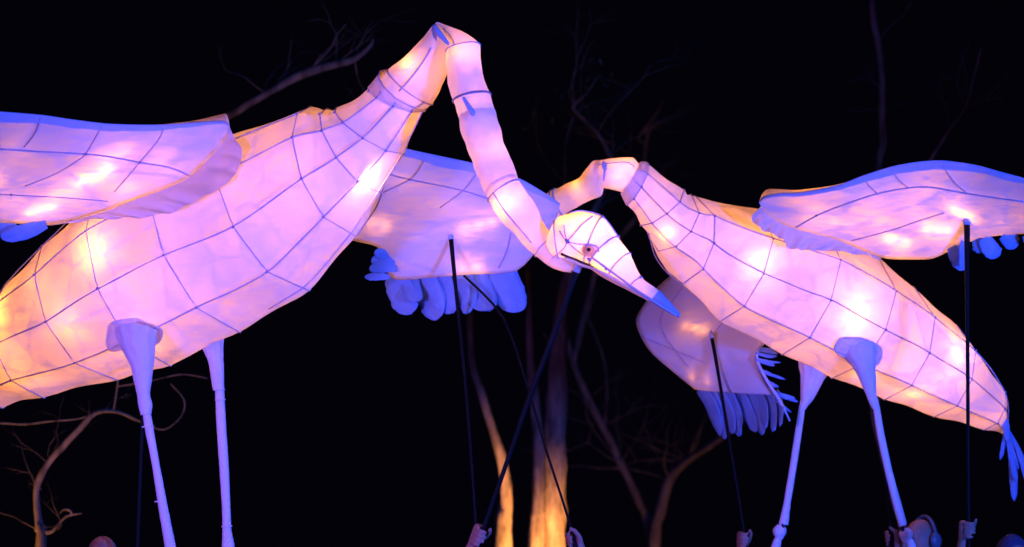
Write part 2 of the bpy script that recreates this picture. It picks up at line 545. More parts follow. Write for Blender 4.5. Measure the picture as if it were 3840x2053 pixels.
def rod(pts, r, parent, label=None, tip=None):
    o = tube('control_rod', [P(*p) for p in pts], r, M['rod'], parent, 8, 4)
    if label: o['label'] = label
    if tip:
        a = P(*pts[0]); b = P(*pts[1]); d = (b - a).normalized()
        s = [a - d * 0.035, a - d * 0.02, a, a + d * 0.02]
        v, f = sweep(s, [0.006, r[0] * 1.1 if hasattr(r, '__len__') else r * 1.2, (r[0] if hasattr(r, '__len__') else r) * 1.35, (r[0] if hasattr(r, '__len__') else r) * 1.1], 8)
        mesh_obj('rod_tip_wrap', v, f, M['hem'], o)
    return o

# =================================================================== LEFT CRANE
A0 = P(700, 2053, 12.0); A0.z = 0.0
crane = empty('crane_lantern', A0, 'glowing paper crane lantern stooping its raised neck, head and beak hanging down', 'lantern', 'crane lanterns carried on rods')

ANG = [0, 28, 58, 95, 132, 180, 228, 265, 302, 332]
bodyA = Loft([
    (-430, 1640, -425, 1660, 12.70, .03),
    (-220, 1440, -200, 1605, 12.60, .12),
    (-60, 1245, 10, 1530, 12.48, .22),
    (80, 1050, 165, 1492, 12.36, .30),
    (225, 885, 440, 1425, 12.18, .36),
    (420, 705, 640, 1372, 12.02, .39),
    (640, 575, 900, 1246, 11.86, .39),
    (868, 505, 1160, 1090, 11.68, .36),
    (1165, 402, 1335, 885, 11.50, .30),
    (1224, 410, 1430, 722, 11.44, .235),
    (1262, 405, 1515, 578, 11.40, .185),
    (1386, 328, 1590, 416, 11.33, .125),
    (1432, 272, 1597, 400, 11.30, .11),
], ANG, lin=0.42, flat=1.0)
bodyA.skin('body_skin', M['paper'], crane, per=10, ring=108, wrinkle=0.0045, pin=0.010)
for t in range(1, 12):
    bodyA.hoop(t, M['wire'], crane, ties=(28, 58, 95, 132) if t > 2 else ())
for d in (28, 58, 95, 132, 172, 265, 228, 302):
    bodyA.stringer(d, M['wire'], crane, 6.5 if d == 172 else 0.4, 8.0 if d in (28,) else 11.6)
# collar of doubled cloth
cl = bodyA.skin('collar', M['ruffle'], crane, per=8, ring=48, wrinkle=0.003, t0=10.98, t1=12.0, off=0.008, caps=False)
bodyA.hoop(12.0, M['wire'], crane, r=0.003, off=0.010)

def sleeve(name, st, parent, **kw):
    lf = Loft(st, None, lin=0.3, flat=0)
    o = lf.skin(name, M['paper'], parent, per=kw.get('per', 7), ring=40, wrinkle=kw.get('wrinkle', 0.004), fscale=6.0, caps=kw.get('caps', False))
    return o, lf

n1, lfn1 = sleeve('neck_sleeve', [
    (1425, 300, 1588, 412, 11.30, .105), (1462, 258, 1622, 388, 11.28, .10), (1514, 215, 1652, 334, 11.25, .088),
    (1584, 146, 1680, 256, 11.21, .070), (1624, 94, 1690, 170, 11.17, .045)], crane)
lfn1.hoop(0.9, M['wire'], n1, r=0.003, ring=28)
lfn1.stringer(85, M['wire'], n1, 0.6, 3.3, r=0.0032)
lfn1.stringer(140, M['wire'], n1, 0.2, 1.0, r=0.003)
n2, lfn2 = sleeve('neck_sleeve', [
    (1630, 94, 1652, 91, 11.15, .03), (1662, 140, 1735, 122, 11.14, .05), (1674, 185, 1796, 163, 11.13, .065), (1674, 240, 1801, 215, 11.12, .072),
    (1678, 312, 1820, 312, 11.11, .075), (1704, 392, 1840, 362, 11.10, .074), (1722, 462, 1862, 440, 11.09, .074)], crane, caps=True)
lfn2.hoop(2.15, M['wire'], n2, r=0.0028, ring=28)
lfn2.hoop(4.85, M['tie'], n2, r=0.0045, ring=28)
lfn2.stringer(62, M['wire'], n2, 0.6, 2.2, r=0.0025)
# blue-white cloth patches knotted round the neck joints
def strap(pts, r, parent, name='cloth_tie'):
    o = tube(name, [P(*p) for p in pts], r, M['hem'], parent, 8, 4)
    return o
strap([(1628, 98, 11.06), (1640, 118, 11.05), (1660, 142, 11.045), (1682, 168, 11.04)], [.010, .013, .011, .007], n2)
strap([(1624, 100, 11.10), (1628, 125, 11.085), (1636, 152, 11.08)], [.008, .010, .004], n2)
strap([(1737, 366, 11.015), (1752, 392, 11.01), (1772, 425, 11.01), (1782, 445, 11.02)], [.006, .010, .012, .005], n2)
n3, lfn3 = sleeve('neck_sleeve', [
    (1716, 440, 1858, 418, 11.08, .070), (1726, 489, 1870, 468, 11.07, .070), (1772, 612, 1905, 580, 11.06, .068), (1800, 680, 1930, 632, 11.05, .068),
    (1826, 742, 1946, 676, 11.04, .068)], crane, wrinkle=0.007)
n4, lfn4 = sleeve('neck_sleeve', [
    (1818, 728, 1940, 662, 11.04, .070), (1834, 758, 1950, 684, 11.03, .073), (1868, 815, 1999, 757, 11.02, .080), (1938, 888, 2040, 838, 11.01, .072),
    (2007, 961, 2078, 890, 11.00, .062), (2074, 1006, 2112, 925, 10.99, .055), (2140, 1020, 2160, 975, 10.98, .03)], crane, wrinkle=0.006)
lfn4.hoop(0.9, M['wire'], n4, r=0.0032, ring=28)
lfn4.stringer(55, M['wire'], n4, 0.9, 3.6, r=0.0025)
lfn4.hoop(4.0, M['wire'], n4, r=0.0022, ring=28)

# head and beak
headA = Loft([
    (2050, 905, 2052, 935, 10.97, .02), (2066, 858, 2075, 968, 10.965, .062), (2092, 818, 2110, 972, 10.96, .085), (2135, 804, 2140, 968, 10.955, .10),
    (2185, 795, 2170, 976, 10.95, .105), (2262, 817, 2192, 984, 10.94, .10), (2318, 893, 2212, 990, 10.93, .085),
    (2363, 954, 2284, 1034, 10.91, .062), (2407, 1045, 2362, 1080, 10.89, .042), (2462, 1083, 2430, 1122, 10.875, .028),
    (2510, 1134, 2492, 1162, 10.865, .018), (2550, 1180, 2546, 1190, 10.86, .006)], None, lin=0.3, flat=0)
hd = headA.skin('head_skin', M['paper'], crane, per=7, ring=48, wrinkle=0.003, fscale=8)
headA.hoop(5.0, M['wire'], hd, r=0.0036, ring=32, ties=(18,))
headA.hoop(6.0, M['wire'], hd, r=0.0036, ring=32, ties=(12, 150))
headA.hoop(7.0, M['wire'], hd, r=0.003, ring=28)
headA.hoop(8.0, M['wire'], hd, r=0.003, ring=24, ties=(40,))
headA.hoop(1.6, M['wire'], hd, r=0.003, ring=28)
headA.stringer(138, M['wire'], hd, 6.0, 10.8, r=0.004, name='jaw_wire')
headA.stringer(12, M['wire'], hd, 3.0, 6.0, r=0.0025)
def head_front(x, y, d=-0.006):
    best = None
    for i in range(0, 100):
        t = 0.3 + i * 0.085
        for th in range(5, 178, 6):
            p = headA.S(t, R(th), 0.0)
            u = unproject(p); e = (u[0] - x) ** 2 + (u[1] - y) ** 2
            if best is None or e < best[0]: best = (e, p.y)
    return P(x, y, best[1] + d)
def head_wire(pts, r=0.0032, name='head_wire', mat=None):
    v, f = sweep(smooth_path([head_front(*p) for p in pts], 5), r, 6)
    return mesh_obj(name, v, f, mat or M['wire'], hd)
head_wire([(2127, 907), (2150, 880), (2185, 840), (2222, 812)], 0.0036)
head_wire([(2127, 907), (2112, 890), (2098, 866)], 0.003)
head_wire([(2127, 907), (2118, 875), (2114, 845)], 0.003)
head_wire([(2127, 907), (2112, 935), (2080, 962), (2065, 972)], 0.003)
head_wire([(2127, 907), (2165, 916), (2200, 918), (2236, 924), (2246, 946)], 0.0028)
head_wire([(2127, 907), (2152, 930), (2180, 952), (2207, 972)], 0.0026)
head_wire([(2105, 953), (2140, 966), (2180, 985), (2215, 998)], 0.0065, 'jaw_wire', M['band'])
for xx, yy, s in ((2127, 907, 1.5), (2207, 972, 1.3), (2272, 1010, 1.1)):
    tie(head_front(xx, yy, -0.010), hd, s)
# eye: pale patch, painted iris, dark pupil
def disc(name, x, y, r, d, mat, parent, squash=1.0):
    c = head_front(x, y, d); vs = [c + Vector((0, -0.004, 0))]; fs = []
    nn = 20
    for q, (rr, dy) in enumerate(((0.6, -0.003), (1.0, 0.0), (1.0, 0.005))):
        for k in range(nn):
            a = 2 * math.pi * k / nn
            vs.append(c + Vector((math.cos(a) * r * rr, dy, math.sin(a) * r * rr * squash)))
    for k in range(nn): fs.append((0, 1 + k, 1 + (k + 1) % nn))
    for q in range(2):
        for k in range(nn):
            a, b = 1 + q * nn + k, 1 + q * nn + (k + 1) % nn
            fs.append((a, a + nn, b + nn, b))
    return mesh_obj(name, vs, fs, mat, parent)
ey = disc('eye', 2209, 937, 0.031, -0.005, M['eye_patch'], hd)
disc('iris', 2208, 937, 0.022, -0.009, M['iris'], hd)
disc('pupil', 2208, 937, 0.0085, -0.014, M['pupil'], hd)
headA.skin('beak_tip_blue_cover', M['feather'], crane, per=8, ring=24, wrinkle=0.0, t0=9.2, t1=11.0, off=0.003, caps=False)  # added cover; its blue-grey colour stands in for blue light on the tip
# lower mandible
jawA = Loft([(2120, 962, 2150, 985, 10.94, .03), (2190, 990, 2200, 1002, 10.93, .04), (2280, 1030, 2262, 1040, 10.91, .038), (2362, 1078, 2350, 1086, 10.89, .025), (2440, 1124, 2434, 1132, 10.87, .012)], None, lin=0.3, flat=0)
jawA.skin('lower_mandible', M['paper'], crane, per=6, ring=20, wrinkle=0.003, fscale=10)

# near wing (towards the camera, runs out of the left edge)
wt = [(861, 474, 11.42), (845, 463, 11.40), (800, 461, 11.37), (700, 468, 11.32), (609, 474, 11.28), (500, 474, 11.22), (392, 469, 11.16), (264, 453, 11.08), (160, 437, 11.02), (0, 424, 10.94), (-130, 415, 10.88), (-260, 425, 10.82)]
wb = [(856, 505, 11.46), (830, 545, 11.47), (790, 585, 11.48), (713, 661, 11.50), (614, 709, 11.52), (519, 743, 11.54), (410, 785, 11.55), (300, 818, 11.55), (179, 846, 11.54), (0, 836, 11.42), (-130, 850, 11.34), (-260, 840, 11.26)]
WA = Wing(wt, wb, 0.17, seed=1.0)
WA.mesh('wing', M['wing_paper'], crane)
WA.hem(0, 44, 0.0, 0.075)
WA.rib([(0, 560), (142, 569), (321, 579), (425, 591), (524, 610), (614, 624), (661, 638), (713, 661)], ties=(2, 4))
WA.rib([(-80, 726), (42, 732), (236, 742), (406, 756)], 0.003, ties=(1,))
WA.rib([(151, 446), (132, 501), (90, 553)], 0.0035)
WA.rib([(382, 474), (326, 572), (302, 595), (212, 652), (94, 699)], 0.003)
WA.rib([(614, 480), (595, 525), (524, 610), (430, 720)], 0.003)
for (x0, y0, x1, y1, n, pw, d) in ((300, 665, 400, 620, 3, .95, .045), (390, 570, 450, 545, 2, .45, .06), (110, 782, 190, 762, 3, .95, .04), (210, 690, 260, 675, 2, .9, .10), (600, 570, 620, 560, 1, .7, .11), (-60, 640, -40, 640, 1, .8, .1), (60, 520, 80, 520, 1, .15, .09), (460, 660, 500, 650, 1, .6, .11), (30, 720, 60, 715, 1, .5, .1)):
    bulb_string(WA, x0, y0, x1, y1, n, pw, d, crane)
feather((175, 842, 11.5), (6, 890, 11.42), 62, WA.obj, cup=0.2)
feather((60, 838, 11.47), (-130, 905, 11.40), 60, WA.obj, cup=0.2)
feather((-40, 840, 11.42), (-240, 910, 11.36), 60, WA.obj, cup=0.2)
ruffle([(861, 474, 11.40), (850, 515, 11.42), (802, 575, 11.44), (713, 663, 11.46), (614, 711, 11.48), (519, 745, 11.50), (410, 787, 11.51), (300, 820, 11.51), (182, 848, 11.50)],
       [(866, 500, 11.42), (905, 560, 11.36), (900, 615, 11.34), (850, 690, 11.32), (750, 745, 11.34), (660, 792, 11.38), (540, 814, 11.42), (420, 820, 11.46), (290, 836, 11.49)], WA.obj, folds=9, amp=0.012)

# far wing (behind the neck)
ft = [(1230, 500, 12.0), (1400, 530, 12.04), (1520, 562, 12.08), (1650, 590, 12.12), (1780, 618, 12.18), (1870, 646, 12.22), (1960, 680, 12.26), (2040, 728, 12.30), (2100, 768, 12.34)]
fb = [(1180, 880, 12.3), (1330, 905, 12.34), (1425, 935, 12.38), (1470, 1046, 12.44), (1620, 1042, 12.48), (1760, 1030, 12.52), (1930, 1020, 12.54), (2010, 945, 12.52), (2085, 830, 12.46)]
WF = Wing(ft, fb, 0.16, seed=5.0)
WF.mesh('wing', M['wing_paper'], crane)
WF.hem(0, 44, 0.0, 0.07)
WF.rib([(1440, 648), (1535, 674), (1702, 707), (1819, 742), (1960, 790)], 0.0035, ties=(1,))
WF.rib([(1590, 603), (1546, 669), (1437, 723)], 0.0028)
WF.rib([(1791, 640), (1742, 712), (1650, 780)], 0.0028)
WF.rib([(1915, 874), (1900, 946), (1870, 1005)], 0.003)
for (x0, y0, x1, y1, n, pw, d) in ((1385, 822, 1440, 835, 2, .45, .045), (1740, 850, 1840, 822, 3, .75, .042), (1725, 990, 1785, 983, 2, .42, .04), (1500, 640, 1520, 640, 1, .4, .10), (1640, 720, 1700, 720, 1, .35, .13), (1560, 860, 1600, 850, 1, .22, .12), (1990, 800, 2000, 800, 1, .14, .10)):
    bulb_string(WF, x0, y0, x1, y1, n, pw, d, crane)
for (a, b, w) in (((1478, 958), (1402, 948), 44), ((1482, 985), (1392, 978), 46), ((1490, 1010), (1384, 1008), 42), ((1462, 1038), (1368, 1040), 30)):
    feather((a[0], a[1], 12.38), (b[0], b[1], 12.36), w, WF.obj, cup=0.3, blunt=0.6)
for (a, b, w) in (((1480, 1040), (1540, 1172), 88), ((1572, 1040), (1636, 1190), 92), ((1648, 1038), (1704, 1182), 74), ((1712, 1036), (1762, 1184), 70), ((1776, 1034), (1836, 1192), 96), ((1880, 1026), (1942, 1186), 104), ((1540, 1042), (1566, 1150), 60), ((1620, 1040), (1652, 1150), 60)):
    feather((a[0], a[1] - 30, 12.57 + random.uniform(-.012, .012)), (b[0], b[1], 12.40 + random.uniform(-.02, .02)), w * 1.16, WF.obj, cup=0.28, blunt=0.35, root_w=0.92)

# bulbs inside body, neck and head
for (x, y, Y, pw) in ((28, 1195, 12.17, 2.4), (-150, 1420, 12.5, 1.4), (110, 1340, 12.22, 1.3), (200, 1080, 12.02, 1.2), (392, 950, 11.77, 3.3), (300, 1180, 11.92, 1.6), (690, 985, 11.76, 2.2), (560, 1240, 11.9, 1.2), (1000, 760, 11.62, 2.6), (1395, 690, 11.29, 3.0), (1150, 650, 11.42, 1.5), (1480, 420, 11.36, .7),
                      (1545, 245, 11.22, .62), (1735, 215, 11.11, .55), (1770, 400, 11.10, .22), (1860, 570, 11.07, .34), (1900, 765, 11.00, .72), (1990, 880, 11.01, .24), (2090, 960, 11.0, .2),
                      (2190, 865, 10.95, 1.6), (2300, 960, 10.93, .9), (2110, 860, 10.965, .4), (2375, 1040, 10.90, .09), (2425, 1085, 10.88, .03)):
    bulb(P(x, y, Y), pw * (1.06 if x < 1490 else 1.4), crane, 0.025)

# legs
def thigh(cuff_px, loft, parent, t0, t1):
    """cuff patch, sewn flat on the body skin where the leg begins, with a rolled hem"""
    grid = []
    for i in range(60):
        t = t0 + (t1 - t0) * i / 59
        for th in range(60, 182, 4):
            p = loft.S(t, R(th), 0.004); grid.append((*unproject(p), p.y))
    def sY(x, y):
        best = sorted(((gx - x) ** 2 + (gy - y) ** 2 + 1, gy2) for gx, gy, gy2 in grid)[:4]
        w = sum(1 / b[0] for b in best); return sum(b[1] / b[0] for b in best) / w
    n = len(cuff_px)
    sp = []
    for i in range(n * 5):
        k, f = divmod(i, 5); f /= 5
        sp.append(crom([cuff_px[(k - 1) % n], cuff_px[k % n], cuff_px[(k + 1) % n], cuff_px[(k + 2) % n]], 1 + f))
    cx = sum(p[0] for p in sp) / len(sp); cy = sum(p[1] for p in sp) / len(sp)
    vs, fs = [], []
    m = len(sp)
    prof = [(1.0, 0.01), (1.0, -0.008), (0.97, -0.016), (0.92, -0.017), (0.87, -0.010), (0.80, -0.008), (0.5, -0.012), (0.15, -0.014)]
    for sc, dy in prof:
        for x, y in sp:
            X, Yp = cx + (x - cx) * sc, cy + (y - cy) * sc
            q = P(X, Yp, sY(X, Yp) + dy); q += Vector((0, 1, 0)) * 0.004 * noise.noise(q * 14)
            vs.append(q)
    for r in range(len(prof) - 1):
        for k in range(m):
            a, b = r * m + k, r * m + (k + 1) % m
            fs.append((a, b, b + m, a + m))
    fs.append(tuple((len(prof) - 1) * m + k for k in range(m)))
    return mesh_obj('thigh_cuff', vs, fs, M['cuff'], parent)

Y0 = 11.62
legA, _ = leg_loft('leg', [(436, 1232, 590, 1246, Y0 + .06), (436, 1265, 588, 1265, Y0 + .05), (456, 1310, 582, 1300, Y0 + .03), (490, 1375, 577, 1365, Y0), (503, 1430, 570, 1425, Y0), (513, 1478, 563, 1474, Y0), (519, 1520, 572, 1520, Y0),
                           (525, 1548, 568, 1550, Y0), (527, 1557, 566, 1557, Y0)], crane, wr=0.002, pleat=0.05)
shA, _ = leg_loft('shin', [(533, 1540, 564, 1540, Y0), (545, 1620, 576, 1610, Y0), (567, 1728, 594, 1715, Y0), (592, 1890, 626, 1885, Y0 - .01), (618, 2053, 659, 2050, Y0 - .02), (640, 2220, 690, 2215, Y0 - .03), (668, 2450, 704, 2445, Y0 - .04), (690, 2900, 722, 2895, Y0 - .05), (694, 2925, 716, 2922, Y0 - .05)], legA)
thigh([(412, 1212), (455, 1198), (510, 1194), (555, 1212), (607, 1234), (606, 1275), (572, 1300), (520, 1290), (470, 1310), (420, 1320), (398, 1300), (400, 1250)], bodyA, legA, 4.0, 6.5)
for (x, y) in ((548, 1552), (552, 1600), (600, 1880)):
    ring_tube('leg_wrap', P(x, y, Y0), (0.15, 0, -1), 0.0225, 0.0035, M['leg'], shA)
Y1 = 11.98
legB, _ = leg_loft('leg', [(740, 1262, 845, 1240, Y1 - .02), (760, 1310, 838, 1300, Y1), (779, 1350, 839, 1350, Y1), (790, 1405, 840, 1405, Y1), (797, 1452, 841, 1458, Y1), (800, 1463, 841, 1466, Y1)], crane, wr=0.002, pleat=0.05)
shB, _ = leg_loft('shin', [(806, 1450, 840, 1450, Y1), (812, 1600, 848, 1600, Y1), (822, 1750, 858, 1750, Y1), (832, 1900, 864, 1900, Y1), (834, 1985, 868, 1985, Y1), (832, 2060, 881, 2060, Y1), (834, 2200, 884, 2200, Y1), (846, 2450, 880, 2450, Y1), (856, 2820, 886, 2820, Y1), (860, 2840, 882, 2840, Y1)], legB)

for (x, y, r_) in ((821, 1462, .0255), (826, 1500, .0225), (851, 1975, .0225)):
    ring_tube('leg_wrap', P(x, y, Y1), (0.05, 0, -1), r_, 0.0035, M['leg'], shB)

# rods of the left crane
rod([(1690, 885, 12.36), (1714, 1133, 12.30), (1748, 1480, 12.2), (1776, 1850, 12.1), (1790, 2060, 12.05), (1800, 2200, 12.0)], [.012, .0088, .0075, .007, .007, .007], crane, 'black rod held up under the wing beside the tree trunk', True)
rod([(2166, 1004, 10.98), (2072, 1267, 11.05), (1990, 1478, 11.12), (1908, 1714, 11.2), (1812, 1985, 11.28), (1770, 2120, 11.32)], [.0155, .0135, .012, .011, .0105, .0105], crane, 'thick black rod holding up the hanging head', True)
rod([(1740, 1035, 12.5), (1886, 1193, 12.30), (1983, 1468, 12.1), (2042, 1670, 12.0), (2112, 1885, 11.9), (2165, 2060, 11.85), (2200, 2180, 11.8)], .0062, crane, 'thin slanting rod crossing the lit trunk')
rod([(545, 1380, 11.95), (535, 1560, 11.95), (525, 1800, 11.95), (515, 2053, 11.95), (510, 2200, 11.95)], .010, crane, 'thin rod under the rear of the body')

# =================================================================== RIGHT CRANE
B0 = P(3100, 2053, 13.2); B0.z = 0.0
crane2 = empty('crane_lantern', B0, 'glowing paper crane lantern with low arched neck and blue tail feathers', 'lantern', 'crane lanterns carried on rods')
ANG2 = [0, 62, 98, 135, 180, 225, 262, 298]
bodyB = Loft([
    (2395, 612, 2328, 718, 12.86, .080),
    (2430, 616, 2352, 768, 12.87, .095),
    (2566, 712, 2403, 846, 12.92, .15),
    (2592, 730, 2470, 941, 12.96, .20),
    (2605, 735, 2562, 1062, 13.02, .26),
    (2850, 785, 2700, 1205, 13.14, .33),
    (3090, 850, 2933, 1330, 13.26, .37),
    (3290, 962, 3119, 1418, 13.38, .37),
    (3425, 1076, 3316, 1499, 13.50, .33),
    (3585, 1220, 3502, 1564, 13.62, .27),
    (3716, 1420, 3690, 1612, 13.76, .15),
    (3776, 1615, 3768, 1632, 13.84, .02)], ANG2, lin=0.45, flat=1.0)
bodyB.skin('body_skin', M['paper'], crane2, per=10, ring=108, wrinkle=0.0045, pin=0.010)
for t in range(1, 11):
    bodyB.hoop(t, M['wire'], crane2, r=0.0026, ties=(62, 98, 135))
for d in (62, 98, 135, 262, 298, 225):
    bodyB.stringer(d, M['wire'], crane2, 0.5, 10.6, r=0.0028)
bodyB.skin('collar', M['ruffle'], crane2, per=12, ring=40, wrinkle=0.003, t0=0.15, t1=1.0, off=0.008, caps=False)

m1, lm1 = sleeve('neck_sleeve', [(2402, 628, 2335, 722, 12.86, .075), (2374, 592, 2322, 716, 12.86, .078), (2320, 592, 2290, 710, 12.87, .076), (2264, 600, 2256, 704, 12.88, .070), (2240, 604, 2240, 700, 12.89, .065)], crane2)
m2, lm2 = sleeve('neck_sleeve', [(2262, 602, 2262, 700, 12.88, .066), (2222, 606, 2252, 735, 12.89, .068), (2176, 664, 2205, 757, 12.91, .064), (2110, 697, 2150, 783, 12.94, .062), (2064, 718, 2092, 822, 12.97, .068), (2045, 735, 2070, 838, 12.98, .066)], crane2, wrinkle=0.006)
lm2.hoop(3.6, M['hem'], m2, r=0.004, ring=28)
lm2.hoop(3.9, M['hem'], m2, r=0.004, ring=28)
lm1.stringer(60, M['wire'], m1, 0.5, 3.2, r=0.0025)
strap([(2262, 606, 12.79), (2268, 628, 12.785), (2272, 640, 12.785)], [.006, .014, .004], m1)
strap([(2268, 630, 12.785), (2266, 655, 12.785), (2264, 680, 12.785)], [.006, .005, .003], m1)
# neck drops behind the other crane's wing; head tucked away there
m3, lm3 = sleeve('neck_sleeve', [(2055, 728, 2080, 830, 12.98, .066), (1990, 770, 2030, 858, 13.02, .06), (1930, 820, 1970, 895, 13.06, .055)], crane2)
head2 = Loft([(1955, 820, 1975, 880, 13.06, .02), (1925, 810, 1950, 905, 13.06, .07), (1880, 820, 1910, 930, 13.07, .085), (1835, 855, 1870, 940, 13.08, .07), (1780, 910, 1800, 960, 13.10, .04), (1700, 965, 1710, 985, 13.12, .015)], None, lin=0.3, flat=0)
h2 = head2.skin('head_skin', M['paper'], crane2, per=6, ring=32, wrinkle=0.003)
head2.hoop(2.0, M['wire'], h2, r=0.003, ring=24); head2.hoop(3.0, M['wire'], h2, r=0.003, ring=24)

# near wing of the right crane (runs out of the right edge)
rt = [(2846, 760, 12.72), (2866, 742, 12.71), (2925, 731, 12.69), (3000, 728, 12.66), (3141, 701, 12.60), (3236, 664, 12.55), (3354, 627, 12.48), (3448, 611, 12.42), (3540, 607, 12.36), (3660, 624, 12.28), (3760, 652, 12.20), (3840, 674, 12.14), (3960, 720, 12.05), (4080, 790, 11.98)]
rb = [(2853, 775, 12.74), (2880, 806, 12.76), (2930, 836, 12.78), (3000, 861, 12.80), (3118, 891, 12.82), (3212, 928, 12.84), (3306, 968, 12.84), (3401, 974, 12.80), (3500, 970, 12.74), (3600, 922, 12.66), (3690, 892, 12.56), (3800, 880, 12.46), (3930, 874, 12.34), (4080, 850, 12.2)]
WR = Wing(rt, rb, 0.15, seed=9.0)
WR.mesh('wing', M['wing_paper'], crane2)
WR.hem(0, 44, 0.0, 0.085)
WR.rib([(2985, 854), (3061, 810), (3141, 777), (3283, 729), (3401, 706), (3495, 703), (3613, 725), (3840, 758)], 0.004, ties=(1,))
WR.rib([(3193, 904), (3354, 861), (3448, 828), (3540, 800)], 0.003)
WR.rib([(3240, 672), (3262, 700), (3290, 728)], 0.003)
WR.rib([(3345, 636), (3370, 675), (3405, 704)], 0.003)
WR.rib([(3535, 620), (3575, 680), (3625, 725)], 0.003)
for (x0, y0, x1, y1, n, pw, d) in ((3130, 808, 3190, 822, 2, .42, .06), (3335, 882, 3400, 895, 3, .75, .042), (3480, 845, 3560, 850, 3, .75, .042), (3585, 768, 3650, 802, 3, .95, .045), (3060, 775, 3080, 775, 1, .8, .11), (3260, 790, 3300, 790, 2, 1.1, .12), (3450, 770, 3480, 770, 1, .6, .12), (3480, 690, 3500, 690, 1, .2, .09), (3760, 790, 3780, 790, 1, .25, .10), (3900, 800, 3910, 800, 1, .3, .1)):
    bulb_string(WR, x0, y0, x1, y1, n, pw, d, crane2)
for (a, b, w) in (((3570, 925), (3622, 1010), 62), ((3618, 905), (3600, 1000), 40), ((3665, 895), (3690, 945), 66), ((3690, 892), (3742, 966), 70), ((3760, 882), (3815, 925), 62), ((3850, 876), (3900, 930), 66), ((3940, 872), (3990, 930), 66)):
    feather((a[0], a[1], WR.Y(a[0], a[1]) - .01), (b[0], b[1], WR.Y(a[0], a[1]) - .02), w, WR.obj, cup=0.35, blunt=0.6, root_w=0.7)
ruffle([(2853, 775, 12.72), (2880, 806, 12.74), (2930, 838, 12.76), (3000, 863, 12.78), (3118, 893, 12.79), (3212, 930, 12.80), (3306, 970, 12.80)],
       [(2816, 815, 12.74), (2846, 856, 12.74), (2915, 884, 12.74), (2965, 930, 12.76), (3050, 940, 12.78), (3180, 946, 12.79), (3300, 976, 12.80)], WR.obj, folds=8, amp=0.014)

# far wing of the right crane (hangs below the neck)
vt = [(2600, 940, 14.00), (2530, 1020, 14.05), (2461, 1082, 14.12), (2386, 1190, 14.18), (2402, 1262, 14.12), (2445, 1327, 14.04), (2527, 1398, 13.92), (2606, 1462, 13.82)]
vb = [(2960, 1120, 13.60), (2950, 1180, 13.60), (2930, 1225, 13.58), (2880, 1275, 13.55), (2846, 1318, 13.50), (2838, 1362, 13.46), (2862, 1425, 13.40), (2898, 1482, 13.34)]
WV = Wing(vt, vb, 0.13, seed=13.0, back=(0.1, 0.95, 0.3))
WV.mesh('wing', M['wing_paper'], crane2)
WV.rib([(2560, 1075), (2516, 1136), (2483, 1174), (2478, 1229), (2516, 1294), (2581, 1376)], 0.003)
WV.rib([(2712, 1207), (2671, 1261)], 0.004)
WV.rib([(2405, 1262), (2520, 1310), (2640, 1360)], 0.0028)
for (x0, y0, x1, y1, n, pw, d) in ((2585, 1228, 2650, 1252, 3, .42, .042), (2610, 1410, 2665, 1425, 2, .14, .042)):
    bulb_string(WV, x0, y0, x1, y1, n, pw, d, crane2)
for k in range(9):
    f = k / 8
    ax, ay = 2620 + (2905 - 2620) * f, 1466 + (1492 - 1466) * f
    bx, by = 2716 + (2952 - 2716) * f, 1640 - 36 * f + (12 if k % 2 else -6)
    feather((ax, ay - 14, 13.90 - .46 * f + .012 * (k % 3)), (bx, by, 13.66 - .46 * f + .01 * (k % 2)), 66, WV.obj, cup=0.3, blunt=0.1, root_w=0.8, twist=-1.6)
for k in range(11):
    f = k / 10
    ax, ay = crom([(2852, 1298), (2835, 1345), (2868, 1420), (2915, 1500)], f * 3)
    ln = random.uniform(38, 105); ay += random.uniform(-10, 10)
    feather((ax - 6, ay, 13.50 - .16 * f), (ax + ln, ay + 12 + 26 * f + random.uniform(-6, 6), 13.44 - .16 * f + .02 * random.random()), random.uniform(8, 20), WV.obj, cup=0.4, blunt=0.1)
tube('trailing_edge_cord', [WV.on(2848, 1298, -.02), WV.on(2838, 1345, -.02), WV.on(2866, 1412, -.03), P(2925, 1507, 13.30), P(2962, 1580, 13.26)], [.006, .009, .009, .009, .004], M['hem'], WV.obj)

# bulbs
for (x, y, Y, pw) in ((2838, 990, 12.92, 2.2), (2660, 920, 12.98, 1.1), (3040, 1120, 13.2, 2.6), (3190, 1172, 13.08, 2.7), (3360, 1290, 13.40, 2.4), (3545, 1335, 13.42, 2.4), (3420, 1440, 13.42, 1.0), (3250, 1380, 13.3, 1.0), (3690, 1520, 13.72, .5), (2510, 865, 12.87, .75), (2440, 740, 12.89, .5),
                      (2335, 650, 12.84, .6), (2170, 705, 12.90, .30), (2090, 770, 12.95, .12)):
    bulb(P(x, y, Y), pw * 1.15, crane2, 0.025)

# legs of the right crane
Y2 = 13.08
legC, _ = leg_loft('leg', [(3150, 1282, 3290, 1292, Y2 + .08), (3152, 1308, 3290, 1308, Y2 + .05), (3168, 1335, 3288, 1340, Y2 + .02), (3198, 1378, 3283, 1378, Y2), (3225, 1430, 3285, 1430, Y2), (3248, 1485, 3288, 1482, Y2), (3264, 1522, 3298, 1524, Y2), (3270, 1535, 3299, 1533, Y2)], crane2, wr=0.002, pleat=0.05)
shC, _ = leg_loft('shin', [(3272, 1520, 3298, 1520, Y2), (3290, 1640, 3318, 1635, Y2), (3318, 1770, 3346, 1765, Y2), (3350, 1900, 3382, 1895, Y2), (3368, 1965, 3399, 1958, Y2), (3371, 1976, 3399, 1970, Y2)], legC)
thigh([(3148, 1268), (3195, 1264), (3242, 1268), (3304, 1302), (3306, 1346), (3284, 1374), (3230, 1360), (3180, 1348), (3140, 1330), (3126, 1305)], bodyB, legC, 6.0, 8.5)
